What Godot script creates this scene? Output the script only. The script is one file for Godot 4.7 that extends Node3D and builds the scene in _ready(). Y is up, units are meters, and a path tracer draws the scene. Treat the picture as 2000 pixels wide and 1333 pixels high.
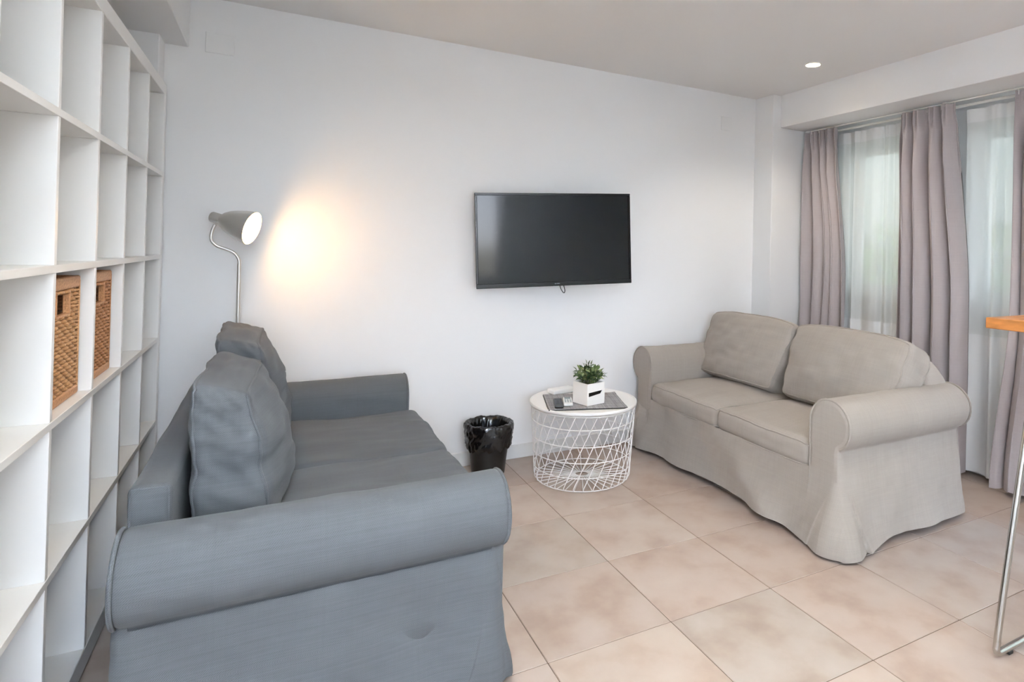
extends Node3D
# A living room with two sofas, a white cube bookshelf and a wall television.

var M = {}
var used = {}
var nz = FastNoiseLite.new()
var rng = RandomNumberGenerator.new()

func _ready():
	# ---------------------------------------------------------------- camera
	var cam = Camera3D.new()
	cam.name = "camera"
	add_child(cam)
	cam.position = Vector3(0.4795, 1.2785, 3.525)
	cam.rotation = Vector3(0.006938, -0.510687, 0.022831)
	cam.projection = Camera3D.PROJECTION_FRUSTUM
	cam.near = 0.05
	cam.far = 100.0
	cam.size = 1333.0 / 1185.28 * 0.05
	cam.frustum_offset = Vector2((1000.0 - 1204.54) / 1185.28, (481.5 - 666.5) / 1185.28) * 0.05
	cam.current = true
	# ---------------------------------------------------------------- sky, daylight, exposure
	var env = Environment.new()
	env.background_mode = Environment.BG_SKY
	var sky = Sky.new()
	var psm = ProceduralSkyMaterial.new()
	psm.sky_top_color = Color(0.80, 0.88, 1.0)
	psm.sky_horizon_color = Color(0.95, 0.97, 1.0)
	psm.ground_bottom_color = Color(0.50, 0.50, 0.48)
	psm.ground_horizon_color = Color(0.72, 0.72, 0.70)
	psm.energy_multiplier = 1.0
	sky.sky_material = psm
	env.sky = sky
	env.background_energy_multiplier = 5.4
	env.tonemap_mode = Environment.TONE_MAPPER_LINEAR
	env.tonemap_exposure = 3.65
	env.sdfgi_enabled = true
	env.ssao_enabled = true
	env.ssil_enabled = true
	var we = WorldEnvironment.new()
	we.name = "world_environment"
	we.environment = env
	add_child(we)
	# ---------------------------------------------------------------- build
	nz.seed = 7
	nz.noise_type = FastNoiseLite.TYPE_SIMPLEX_SMOOTH
	nz.frequency = 1.0
	nz.fractal_type = FastNoiseLite.FRACTAL_NONE
	rng.seed = 1234
	make_materials()
	build_room()
	build_windows()
	build_outside()
	build_bookshelf()
	build_grey_sofa()
	build_beige_sofa()
	build_curtains()
	build_television()
	build_floor_lamp()
	build_downlights()
	build_added_uplighter()
	build_side_table()
	build_table_things()
	build_bin()
	build_baskets()
	build_bar()
	build_wall_plates()

# ====================================================================== helpers: nodes
func put(node, parent):
	parent.add_child(node, true)
	return node

func tag(o, label, category = "", group = "", kind = ""):
	if label != "": o.set_meta("label", label)
	if category != "": o.set_meta("category", category)
	if group != "": o.set_meta("group", group)
	if kind != "": o.set_meta("kind", kind)
	return o

func unique(called):
	var n = used.get(called, 0)
	used[called] = n + 1
	return called if n == 0 else "%s_%03d" % [called, n]

func thing(called, label, category, at = Vector3.ZERO, turn = 0.0, group = "", kind = ""):
	var o = Node3D.new()
	o.name = unique(called)
	add_child(o)
	o.position = at
	o.rotation.y = turn
	return tag(o, label, category, group, kind)

func part(called, mesh, mat, parent = self, xf = Transform3D()):
	var o = MeshInstance3D.new()
	o.name = unique(called) if parent == self else called
	o.mesh = mesh
	o.material_override = mat
	o.transform = xf
	o.cast_shadow = GeometryInstance3D.SHADOW_CASTING_SETTING_ON
	return put(o, parent)

func structure(called, mesh, mat, label):
	var o = part(called, mesh, mat)
	return tag(o, label, "room part", "", "structure")

# ====================================================================== helpers: meshes
# V: points, I: triangles counter-clockwise seen from outside
func finish(V, I, smooth = true, UV = null):
	var a = []
	a.resize(Mesh.ARRAY_MAX)
	if smooth:
		var N = PackedVector3Array()
		N.resize(V.size())
		for k in range(0, I.size(), 3):
			var p = V[I[k]]
			var n = (V[I[k + 1]] - p).cross(V[I[k + 2]] - p)
			N[I[k]] += n
			N[I[k + 1]] += n
			N[I[k + 2]] += n
		for k in N.size():
			N[k] = N[k].normalized() if N[k].length_squared() > 0.0 else Vector3.UP
		var J = PackedInt32Array()
		J.resize(I.size())
		for k in range(0, I.size(), 3):
			J[k] = I[k]
			J[k + 1] = I[k + 2]
			J[k + 2] = I[k + 1]
		a[Mesh.ARRAY_VERTEX] = PackedVector3Array(V)
		a[Mesh.ARRAY_NORMAL] = N
		a[Mesh.ARRAY_INDEX] = J
		if UV != null: a[Mesh.ARRAY_TEX_UV] = UV
	else:
		var W = PackedVector3Array()
		var N2 = PackedVector3Array()
		for k in range(0, I.size(), 3):
			var p = V[I[k]]
			var q = V[I[k + 1]]
			var r = V[I[k + 2]]
			var n = (q - p).cross(r - p).normalized()
			W.append(p)
			W.append(r)
			W.append(q)
			for z in 3: N2.append(n)
		a[Mesh.ARRAY_VERTEX] = W
		a[Mesh.ARRAY_NORMAL] = N2
	var m = ArrayMesh.new()
	m.add_surface_from_arrays(Mesh.PRIMITIVE_TRIANGLES, a)
	return m

# several boxes with a small chamfer, joined: list of [min, max]
func boxes(list, ch = 0.002):
	var V = PackedVector3Array()
	var I = PackedInt32Array()
	for b in list: add_box(V, I, b[0], b[1], ch)
	return finish(V, I, false)

func add_box(V, I, lo, hi, ch):
	var c = (lo + hi) * 0.5
	var h = (hi - lo) * 0.5
	ch = min(ch, 0.45 * min(h.x, min(h.y, h.z)))
	var base = V.size()
	# 24 vertices: for each corner three
	for sx in [-1, 1]:
		for sy in [-1, 1]:
			for sz in [-1, 1]:
				V.append(c + Vector3(sx * h.x, sy * (h.y - ch), sz * (h.z - ch)))
				V.append(c + Vector3(sx * (h.x - ch), sy * h.y, sz * (h.z - ch)))
				V.append(c + Vector3(sx * (h.x - ch), sy * (h.y - ch), sz * h.z))
	var id = func(sx, sy, sz, k): return base + ((sx * 2 + sy) * 2 + sz) * 3 + k
	var quad = func(a, b, cc, d):
		var n = (V[b] - V[a]).cross(V[cc] - V[a])
		var out = (V[a] + V[cc]) * 0.5 - c
		if n.dot(out) < 0.0: I.append_array(PackedInt32Array([a, cc, b, a, d, cc]))
		else: I.append_array(PackedInt32Array([a, b, cc, a, cc, d]))
	for s in 2:
		quad.call(id.call(s, 0, 0, 0), id.call(s, 1, 0, 0), id.call(s, 1, 1, 0), id.call(s, 0, 1, 0))
		quad.call(id.call(0, s, 0, 1), id.call(1, s, 0, 1), id.call(1, s, 1, 1), id.call(0, s, 1, 1))
		quad.call(id.call(0, 0, s, 2), id.call(1, 0, s, 2), id.call(1, 1, s, 2), id.call(0, 1, s, 2))
	for a in 2:
		for b in 2:
			quad.call(id.call(a, b, 0, 0), id.call(a, b, 1, 0), id.call(a, b, 1, 1), id.call(a, b, 0, 1))
			quad.call(id.call(a, 0, b, 0), id.call(a, 1, b, 0), id.call(a, 1, b, 2), id.call(a, 0, b, 2))
			quad.call(id.call(0, a, b, 1), id.call(1, a, b, 1), id.call(1, a, b, 2), id.call(0, a, b, 2))
	for sx in 2:
		for sy in 2:
			for sz in 2:
				var p = id.call(sx, sy, sz, 0)
				var n = (V[p + 1] - V[p]).cross(V[p + 2] - V[p])
				if n.dot(V[p] - c) < 0.0: I.append_array(PackedInt32Array([p, p + 2, p + 1]))
				else: I.append_array(PackedInt32Array([p, p + 1, p + 2]))

func bx(lo, hi, ch = 0.002): return boxes([[lo, hi]], ch)

# ---- soft box: a rounded box with a deform callable
func axis_pts(h, r, n):
	var out = []
	var k = 4
	for i in range(k, 0, -1): out.append(-(h - r) - r * tan(PI / 4 * i / k))
	for i in n + 1: out.append(lerpf(-(h - r), h - r, float(i) / n))
	for i in range(1, k + 1): out.append((h - r) + r * tan(PI / 4 * i / k))
	return out

func sb_point(p, h, r):
	var core = Vector3(clampf(p.x, -(h.x - r), h.x - r), clampf(p.y, -(h.y - r), h.y - r), clampf(p.z, -(h.z - r), h.z - r))
	var d = p - core
	return core + d.normalized() * r if d.length_squared() > 1e-12 else core

func soft_box(size, r, n, deform):
	var h = size * 0.5
	var ax = [axis_pts(h.x, r, n.x), axis_pts(h.y, r, n.y), axis_pts(h.z, r, n.z)]
	var V = PackedVector3Array()
	var I = PackedInt32Array()
	var weld = {}
	for axis in 3:
		var b = (axis + 1) % 3
		var c = (axis + 2) % 3
		for sg in [-1.0, 1.0]:
			var ids = []
			for i in ax[b].size():
				var row = []
				for j in ax[c].size():
					var p = Vector3()
					p[axis] = sg * h[axis]
					p[b] = ax[b][i]
					p[c] = ax[c][j]
					var key = Vector3i((p * 20000.0).round())
					if not weld.has(key):
						weld[key] = V.size()
						var q = sb_point(p, h, r)
						V.append(deform.call(q) if deform != null else q)
					row.append(weld[key])
				ids.append(row)
			for i in ax[b].size() - 1:
				for j in ax[c].size() - 1:
					var p0 = ids[i][j]
					var p1 = ids[i + 1][j]
					var p2 = ids[i + 1][j + 1]
					var p3 = ids[i][j + 1]
					if sg > 0: I.append_array(PackedInt32Array([p0, p1, p2, p0, p2, p3]))
					else: I.append_array(PackedInt32Array([p0, p2, p1, p0, p3, p2]))
	return finish(V, I)

# piping round the edge of the face at sign*h on that axis of a soft box
func edge_loop(size, r, axis, sg, deform, step = 0.02):
	var h = size * 0.5
	var b = (axis + 1) % 3
	var c = (axis + 2) % 3
	var pts = []
	var corners = [[-1, -1], [1, -1], [1, 1], [-1, 1]]
	for k in 4:
		var s = corners[k]
		var e = corners[(k + 1) % 4]
		var length = 2.0 * (h[b] if s[0] != e[0] else h[c])
		var n = int(length / step)
		for i in n:
			var f = float(i) / n
			var p = Vector3()
			p[axis] = sg * h[axis]
			p[b] = lerpf(s[0], e[0], f) * h[b]
			p[c] = lerpf(s[1], e[1], f) * h[c]
			var q = sb_point(p, h, r)
			pts.append(deform.call(q) if deform != null else q)
	return pts

func grid(nu, nv, f, wrap_u = false):
	var V = PackedVector3Array()
	var UV = PackedVector2Array()
	var I = PackedInt32Array()
	var cols = nu if wrap_u else nu + 1
	for i in cols:
		for j in nv + 1:
			V.append(f.call(float(i) / nu, float(j) / nv))
			UV.append(Vector2(float(i) / nu, float(j) / nv))
	for i in nu:
		var i2 = (i + 1) % cols
		for j in nv:
			var a = i * (nv + 1) + j
			var b = i2 * (nv + 1) + j
			I.append_array(PackedInt32Array([a, b, b + 1, a, b + 1, a + 1]))
	return finish(V, I, true, UV)

func add_tube(V, I, pts, rad, sides = 8, closed = false):
	var n = pts.size()
	var base = V.size()
	var up = Vector3.UP
	var t0 = (pts[1] - pts[0]).normalized()
	if absf(t0.dot(up)) > 0.9: up = Vector3.RIGHT
	var nrm = (up - t0 * up.dot(t0)).normalized()
	for i in n:
		var t
		if closed: t = (pts[(i + 1) % n] - pts[(i + n - 1) % n]).normalized()
		else: t = (pts[mini(i + 1, n - 1)] - pts[maxi(i - 1, 0)]).normalized()
		nrm = (nrm - t * nrm.dot(t)).normalized()
		var bi = t.cross(nrm)
		var rr = rad[i] if rad is Array else rad
		for k in sides:
			var a = TAU * k / sides
			V.append(pts[i] + (nrm * cos(a) + bi * sin(a)) * rr)
	var segs = n if closed else n - 1
	for i in segs:
		var i2 = (i + 1) % n
		for k in sides:
			var k2 = (k + 1) % sides
			var a = base + i * sides + k
			var b = base + i * sides + k2
			var c = base + i2 * sides + k2
			var d = base + i2 * sides + k
			I.append_array(PackedInt32Array([a, b, c, a, c, d]))
	if not closed:
		for e in [0, n - 1]:
			var ci = V.size()
			V.append(pts[e])
			for k in sides:
				var k2 = (k + 1) % sides
				var a = base + e * sides + k
				var b = base + e * sides + k2
				I.append_array(PackedInt32Array([ci, b, a] if e == 0 else [ci, a, b]))

func tube(pts, rad, sides = 8, closed = false):
	var V = PackedVector3Array()
	var I = PackedInt32Array()
	add_tube(V, I, pts, rad, sides, closed)
	return finish(V, I)

# profile: list of Vector2(radius, y), from bottom outside to top; smooth
func lathe(profile, segs = 48, wobble = null):
	var n = profile.size()
	return grid(segs, n - 1, func(u, v):
		var p = profile[int(round(v * (n - 1)))]
		var a = -u * TAU
		var r = p.x
		var y = p.y
		if wobble != null:
			var w = wobble.call(u, v)
			r += w.x
			y += w.y
		return Vector3(cos(a) * r, y, sin(a) * r), true)

func smooth_path(ctrl, per = 8):
	var c = Curve3D.new()
	for i in ctrl.size():
		var a = ctrl[maxi(i - 1, 0)]
		var b = ctrl[mini(i + 1, ctrl.size() - 1)]
		var t = (b - a) / 6.0
		c.add_point(ctrl[i], -t, t)
	var out = []
	for i in ctrl.size() - 1:
		for k in per: out.append(c.sample(i, float(k) / per))
	out.append(ctrl[-1])
	return out

# closed outline (list of Vector2, counter-clockwise) swept along x through [x, inset] sections
func prism_x(poly, sections, conv):
	var n = poly.size()
	var V = PackedVector3Array()
	var I = PackedInt32Array()
	var cen = Vector2.ZERO
	for p in poly: cen += p
	cen /= n
	var norms = []
	for i in n:
		var t = (poly[(i + 1) % n] - poly[(i + n - 1) % n]).normalized()
		norms.append(Vector2(t.y, -t.x))
	for s in sections:
		for i in n:
			var p = poly[i] - norms[i] * s[1]
			V.append(conv.call(s[0], p))
	for k in sections.size() - 1:
		for i in n:
			var i2 = (i + 1) % n
			var a = k * n + i
			var b = k * n + i2
			var c = (k + 1) * n + i2
			var d = (k + 1) * n + i
			I.append_array(PackedInt32Array([a, b, c, a, c, d]))
	var inset0 = PackedVector2Array()
	var inset1 = PackedVector2Array()
	for i in n:
		inset0.append(poly[i] - norms[i] * sections[0][1])
		inset1.append(poly[i] - norms[i] * sections[-1][1])
	var T = Geometry2D.triangulate_polygon(inset1)
	var off = V.size()
	for i in n: V.append(conv.call(sections[-1][0], inset1[i]))
	for k in range(0, T.size(), 3):
		var a = inset1[T[k]]
		var area = (inset1[T[k + 1]] - a).cross(inset1[T[k + 2]] - a)
		I.append_array(PackedInt32Array([off + T[k], off + T[k + 1], off + T[k + 2]] if area > 0 else [off + T[k], off + T[k + 2], off + T[k + 1]]))
	off = V.size()
	for i in n: V.append(conv.call(sections[0][0], inset0[i]))
	for k in range(0, T.size(), 3):
		var a = inset1[T[k]]
		var area = (inset1[T[k + 1]] - a).cross(inset1[T[k + 2]] - a)
		I.append_array(PackedInt32Array([off + T[k], off + T[k + 2], off + T[k + 1]] if area > 0 else [off + T[k], off + T[k + 1], off + T[k + 2]]))
	# orientation
	var flip = 0.0
	for k in range(0, mini(I.size(), 600), 3):
		var p = V[I[k]]
		var nn = (V[I[k + 1]] - p).cross(V[I[k + 2]] - p)
		var mid = (V[I[k]] + V[I[k + 1]] + V[I[k + 2]]) / 3.0
		var c0 = conv.call(mid.x, cen)
		flip += nn.dot(mid - Vector3(mid.x, c0.y, c0.z))
	if flip < 0.0:
		for k in range(0, I.size(), 3):
			var z = I[k + 1]
			I[k + 1] = I[k + 2]
			I[k + 2] = z
	return finish(V, I)

func n3(x, y, z): return nz.get_noise_3d(x, y, z)

# ====================================================================== materials
func mat(col, rough = 0.6, metal = 0.0):
	var m = StandardMaterial3D.new()
	m.albedo_color = col
	m.roughness = rough
	m.metallic = metal
	return m

func tri(m, tex, scale, normal = null, nscale = 0.3, world = false):
	m.albedo_texture = tex
	m.uv1_triplanar = true
	m.uv1_world_triplanar = world
	m.uv1_scale = Vector3.ONE * scale
	m.uv1_triplanar_sharpness = 4.0
	if normal != null:
		m.normal_enabled = true
		m.normal_texture = normal
		m.normal_scale = nscale
	return m

# woven cloth: warp and weft threads of slightly differing tone; twill shifts each row
func weave(size, period, twill, contrast, slub, seed_):
	var r = RandomNumberGenerator.new()
	r.seed = seed_
	var warp = []
	var weft = []
	var count = size / period
	for i in count:
		warp.append(r.randf_range(-1, 1))
		weft.append(r.randf_range(-1, 1))
	var slubn = FastNoiseLite.new()
	slubn.seed = seed_
	slubn.frequency = 0.02
	var im = Image.create(size, size, false, Image.FORMAT_RGB8)
	var bump = Image.create(size, size, false, Image.FORMAT_RGB8)
	for y in size:
		for x in size:
			var i = int(x / period)
			var j = int(y / period)
			var over = ((i + j * (1 if twill else 1)) % (3 if twill else 2)) == 0
			var fx = (float(x % period) + 0.5) / period - 0.5
			var fy = (float(y % period) + 0.5) / period - 0.5
			var hgt = 1.0 - (absf(fx) if over else absf(fy)) * 1.6
			var tone = (warp[i] if over else weft[j]) * slub
			# stretched slubs along each thread, kept seamless by fading to the border
			var ex = minf(1.0, minf(x, size - 1 - x) / 24.0)
			var ey = minf(1.0, minf(y, size - 1 - y) / 24.0)
			tone += slubn.get_noise_2d(x * (0.25 if not over else 2.0), y * (2.0 if not over else 0.25)) * slub * ex * ey
			var v = clampf(0.86 + tone + (hgt - 0.6) * contrast + (0.04 if over else -0.04) * contrast * 3.0, 0.0, 1.0)
			im.set_pixel(x, y, Color(v, v, v))
			var b = clampf(hgt * 0.7 + (0.2 if over else 0.0), 0.0, 1.0)
			bump.set_pixel(x, y, Color(b, b, b))
	bump.bump_map_to_normal_map(3.0)
	return [ImageTexture.create_from_image(im), ImageTexture.create_from_image(bump)]

func noise_tex(freq, ramp, seed_, size = 512, fractal = true, octaves = 5):
	var f = FastNoiseLite.new()
	f.seed = seed_
	f.frequency = freq
	f.noise_type = FastNoiseLite.TYPE_SIMPLEX_SMOOTH
	f.fractal_type = FastNoiseLite.FRACTAL_FBM if fractal else FastNoiseLite.FRACTAL_NONE
	f.fractal_octaves = octaves
	var t = NoiseTexture2D.new()
	t.width = size
	t.height = size
	t.seamless = true
	t.noise = f
	var g = Gradient.new()
	g.offsets = PackedFloat32Array(ramp.map(func(e): return e[0]))
	g.colors = PackedColorArray(ramp.map(func(e): return e[1]))
	t.color_ramp = g
	return t

func bump_tex(freq, seed_, strength, size = 512):
	var f = FastNoiseLite.new()
	f.seed = seed_
	f.frequency = freq
	var t = NoiseTexture2D.new()
	t.width = size
	t.height = size
	t.seamless = true
	t.noise = f
	t.as_normal_map = true
	t.bump_strength = strength
	return t

func make_materials():
	M.wall = mat(Color(0.94, 0.942, 0.945), 0.7)
	M.ceiling = M.wall.duplicate()
	M.ceiling.albedo_color = Color(0.93, 0.928, 0.925)
	M.base = mat(Color(0.90, 0.90, 0.89), 0.45)
	M.grout = mat(Color(0.42, 0.36, 0.31), 0.9)
	var tile_tex = noise_tex(0.006, [[0.0, Color(0.735, 0.65, 0.59)], [0.36, Color(0.795, 0.72, 0.66)], [0.55, Color(0.82, 0.755, 0.70)], [1.0, Color(0.85, 0.795, 0.745)]], 11, 1024, true, 6)
	M.tiles = []
	for k in 6:
		var m = mat([Color(0.875, 0.88, 0.89), Color(0.85, 0.84, 0.84), Color(0.88, 0.875, 0.87), Color(0.84, 0.85, 0.855), Color(0.865, 0.855, 0.855), Color(0.88, 0.88, 0.885)][k], 0.42)
		tri(m, tile_tex, 0.55, null, 0.06, true)
		m.uv1_offset = Vector3(0.37 * k, 0.0, 0.23 * k + 0.11)
		M.tiles.append(m)
	M.shelf = mat(Color(0.955, 0.953, 0.945), 0.38)
	var wg = weave(512, 4, true, 0.52, 0.03, 21)
	M.grey = tri(mat(Color(0.362, 0.374, 0.386), 0.95), wg[0], 4.2, wg[1], 0.5)
	M.grey.rim_enabled = true
	M.grey.rim = 0.35
	M.grey.rim_tint = 0.6
	M.grey_pipe = M.grey
	var wb = weave(512, 4, false, 0.18, 0.018, 22)
	M.beige = tri(mat(Color(0.715, 0.68, 0.645), 0.95), wb[0], 3.6, wb[1], 0.4)
	M.beige.rim_enabled = true
	M.beige.rim = 0.25
	M.beige.rim_tint = 0.6
	M.beige_pipe = M.beige
	M.drape = tri(mat(Color(0.83, 0.79, 0.79), 0.9), wb[0], 5.0, wb[1], 0.2)
	M.drape.backlight_enabled = true
	M.drape.backlight = Color(0.20, 0.18, 0.18)
	M.sheer = mat(Color(0.95, 0.955, 0.95, 0.86), 0.9)
	M.sheer.transparency = BaseMaterial3D.TRANSPARENCY_ALPHA
	M.sheer.backlight_enabled = true
	M.sheer.backlight = Color(0.85, 0.86, 0.85)
	M.sheer_hem = M.sheer.duplicate()
	M.sheer_hem.albedo_color = Color(0.95, 0.955, 0.955, 0.95)
	M.sheer_hem.backlight = Color(0.2, 0.2, 0.2)
	M.rail = mat(Color(0.93, 0.92, 0.90), 0.35)
	M.tv_body = mat(Color(0.012, 0.016, 0.018), 0.25)
	M.tv_screen = mat(Color(0.016, 0.019, 0.02), 0.09)
	M.tv_screen.metallic_specular = 0.4
	M.tv_body.metallic_specular = 0.4
	M.tv_logo = mat(Color(0.45, 0.48, 0.5), 0.4, 0.6)
	M.black = mat(Color(0.02, 0.02, 0.022), 0.4)
	M.bin = mat(Color(0.045, 0.045, 0.048), 0.35)
	M.liner = mat(Color(0.028, 0.028, 0.032), 0.24)
	M.steel = mat(Color(0.84, 0.83, 0.81), 0.4, 0.75)
	M.chrome = mat(Color(0.74, 0.73, 0.71), 0.2, 1.0)
	M.shade_in = mat(Color(0.95, 0.93, 0.88), 0.5)
	M.bulb = mat(Color(1, 0.95, 0.85), 0.5)
	M.bulb.emission_enabled = true
	M.bulb.emission = Color(1.0, 0.80, 0.55)
	M.bulb.emission_energy_multiplier = 14.0
	M.led = mat(Color(1, 0.98, 0.94), 0.5)
	M.led.emission_enabled = true
	M.led.emission = Color(1.0, 0.90, 0.74)
	M.led.emission_energy_multiplier = 6.0
	M.wire = mat(Color(0.96, 0.955, 0.95), 0.35)
	M.lid = mat(Color(0.95, 0.95, 0.945), 0.4)
	var wf = weave(256, 4, false, 0.5, 0.22, 23)
	M.felt = tri(mat(Color(0.72, 0.71, 0.715), 0.95), wf[0], 3.4, wf[1], 0.6)
	M.felt_edge = mat(Color(0.16, 0.16, 0.165), 0.9)
	M.pot = mat(Color(0.95, 0.945, 0.935), 0.5)
	M.white_plastic = mat(Color(0.92, 0.925, 0.92), 0.35)
	M.button_grey = mat(Color(0.50, 0.56, 0.58), 0.5)
	M.button_dark = mat(Color(0.22, 0.23, 0.25), 0.5)
	M.soil = mat(Color(0.10, 0.08, 0.06), 0.95)
	M.leaf = [mat(Color(0.26, 0.36, 0.20), 0.45), mat(Color(0.39, 0.47, 0.28), 0.45), mat(Color(0.56, 0.61, 0.42), 0.5), mat(Color(0.19, 0.28, 0.18), 0.45)]
	for m in M.leaf:
		m.backlight_enabled = true
		m.backlight = Color(0.15, 0.2, 0.1)
	M.stem = mat(Color(0.30, 0.33, 0.20), 0.7)
	M.rattan = []
	for c in [Color(0.86, 0.67, 0.47), Color(0.82, 0.60, 0.41)]:
		M.rattan.append(tri(mat(c, 0.55), noise_tex(0.05, [[0.0, Color(0.72, 0.66, 0.6)], [1.0, Color(1, 1, 1)]], 31, 256), 12.0))
	M.rattan_rim = tri(mat(Color(0.86, 0.65, 0.46), 0.5), noise_tex(0.05, [[0.0, Color(0.78, 0.72, 0.66)], [1.0, Color(1, 1, 1)]], 32, 256), 9.0)
	var grain = Image.create(512, 128, false, Image.FORMAT_RGB8)
	var gn = FastNoiseLite.new()
	gn.seed = 41
	gn.frequency = 0.05
	for y in 128:
		for x in 512:
			var sx = 0.5 - 0.5 * cos(TAU * x / 512.0)
			var v = gn.get_noise_2d(x * 0.12, y * 1.6) * sx + gn.get_noise_2d(x * 0.12 + 900.0, y * 1.6) * (1.0 - sx)
			v = 0.88 + v * 0.28
			grain.set_pixel(x, y, Color(clampf(v, 0, 1), clampf(v * 0.985, 0, 1), clampf(v * 0.95, 0, 1)))
	M.wood = tri(mat(Color(0.80, 0.53, 0.29), 0.4), ImageTexture.create_from_image(grain), 2.2)
	M.frame = mat(Color(0.90, 0.90, 0.90), 0.4)
	M.glass = mat(Color(0.95, 0.98, 0.97, 0.08), 0.02)
	M.glass.transparency = BaseMaterial3D.TRANSPARENCY_ALPHA
	M.ground = mat(Color(0.55, 0.54, 0.50), 0.9)
	M.added_blocker = mat(Color(0.48, 0.49, 0.44), 0.9)
	M.hedge = mat(Color(0.34, 0.44, 0.20), 0.7)
	M.plate = mat(Color(0.935, 0.937, 0.938), 0.65)

# ====================================================================== the room
const HC = 2.455
const XL = -0.40
const XR = 4.15
const ZR = 5.2
const TILE = 0.45883
const TX = 1.69886
const TZ = 0.41621

func build_room():
	# floor: slab of grout with tiles
	var fl = thing("floor", "beige stone-look tiled floor", "floor", Vector3.ZERO, 0.0, "", "structure")
	part("grout_bed", bx(Vector3(XL - 0.2, -0.12, -0.2), Vector3(XR + 0.2, -0.0025, ZR + 0.2), 0.001), M.grout, fl)
	var meshes = {}
	var i0 = int(floor((XL - TX) / TILE))
	var i1 = int(ceil((XR + 0.01 - TX) / TILE))
	var j0 = int(floor((0.0 - TZ) / TILE))
	var j1 = int(ceil((ZR - TZ) / TILE))
	for i in range(i0, i1):
		for j in range(j0, j1):
			var g = 0.0019
			var lo = Vector3(maxf(TX + i * TILE + g, XL), -0.03, maxf(TZ + j * TILE + g, 0.0))
			var hi = Vector3(minf(TX + (i + 1) * TILE - g, XR), 0.0, minf(TZ + (j + 1) * TILE - g, ZR))
			if hi.x - lo.x < 0.01 or hi.z - lo.z < 0.01: continue
			var size = hi - lo
			var key = Vector2i(int(round(size.x * 1000)), int(round(size.z * 1000)))
			if not meshes.has(key): meshes[key] = bx(-size * 0.5, size * 0.5, 0.0012)
			part("tile", meshes[key], M.tiles[(i * 7 + j * 11 + (i * j) % 3 + 60) % 6], fl, Transform3D(Basis(), (lo + hi) * 0.5))
	# shell
	structure("ceiling", bx(Vector3(XL - 0.2, HC, -0.2), Vector3(XR + 0.2, HC + 0.15, ZR + 0.2), 0.0), M.ceiling, "plain white plastered ceiling")
	structure("wall_back", bx(Vector3(XL - 0.2, -0.12, -0.2), Vector3(XR + 0.2, HC, 0.0), 0.0), M.wall, "white painted wall behind the television")
	structure("wall_left", bx(Vector3(XL - 0.2, -0.12, 0.0), Vector3(XL, HC, ZR), 0.0), M.wall, "white painted wall behind the bookshelf")
	# rear wall with an added glazed opening for daylight on the bookshelf side
	var zr = ZR
	structure("wall_rear", boxes([
		[Vector3(XL - 0.2, -0.12, zr), Vector3(RW0, HC, zr + 0.2)],
		[Vector3(RW1, -0.12, zr), Vector3(XR + 0.2, HC, zr + 0.2)],
		[Vector3(RW0, RWT, zr), Vector3(RW1, HC, zr + 0.2)],
		[Vector3(RW0, -0.12, zr), Vector3(RW1, RWB, zr + 0.2)]], 0.0), M.wall, "white painted wall opposite the television")
	# window wall
	var L = []
	var zs = [0.0]
	for w in WIN: zs.append_array([w[0], w[1]])
	zs.append(ZR)
	for k in range(0, zs.size(), 2): L.append([Vector3(XR, -0.12, zs[k]), Vector3(XR + 0.2, HC, zs[k + 1])])
	for w in WIN:
		L.append([Vector3(XR, -0.12, w[0]), Vector3(XR + 0.2, w[2], w[1])])
		L.append([Vector3(XR, w[3], w[0]), Vector3(XR + 0.2, HC, w[1])])
	structure("wall_right", boxes(L, 0.0), M.wall, "white painted window wall behind the curtains")
	# pillar in the corner, its return to the window wall, and the lintel beam over the curtains
	structure("trim_1", bx(Vector3(3.64, -0.0, -0.01), Vector3(XR + 0.01, HC, 0.192), 0.003), M.wall, "white corner pillar between television wall and curtains")
	structure("trim_2", bx(Vector3(3.716, 2.216, 0.19), Vector3(XR + 0.01, HC + 0.01, ZR), 0.003), M.wall, "white lintel beam above the curtains")
	structure("trim_3", bx(Vector3(XL - 0.01, 2.202, -0.01), Vector3(0.093, HC + 0.01, ZR), 0.003), M.wall, "white ceiling beam running above the bookshelf")
	structure("trim_4", bx(Vector3(XL - 0.01, 2.004, -0.01), Vector3(0.0, 2.21, 0.145), 0.003), M.wall, "white boxed corner pier standing above the bookshelf")
	structure("baseboard_back", bx(Vector3(0.05, 0.0, 0.0), Vector3(3.64, 0.082, 0.013), 0.003), M.base, "low white skirting board under the television wall")
	structure("baseboard_right", bx(Vector3(XR - 0.013, 0.0, 0.192), Vector3(XR, 0.082, WIN[2][0] - 0.02), 0.003), M.base, "low white skirting board behind the curtains")

const RW0 = -0.37
const RW1 = 1.2
const RWB = 0.8
const RWT = 2.19
# z0, z1, sill, head
const WIN = [[0.44, 1.12, 1.03, 2.06], [1.36, 2.2, 1.03, 2.06], [2.75, 4.25, 0.06, 2.15]]

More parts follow.
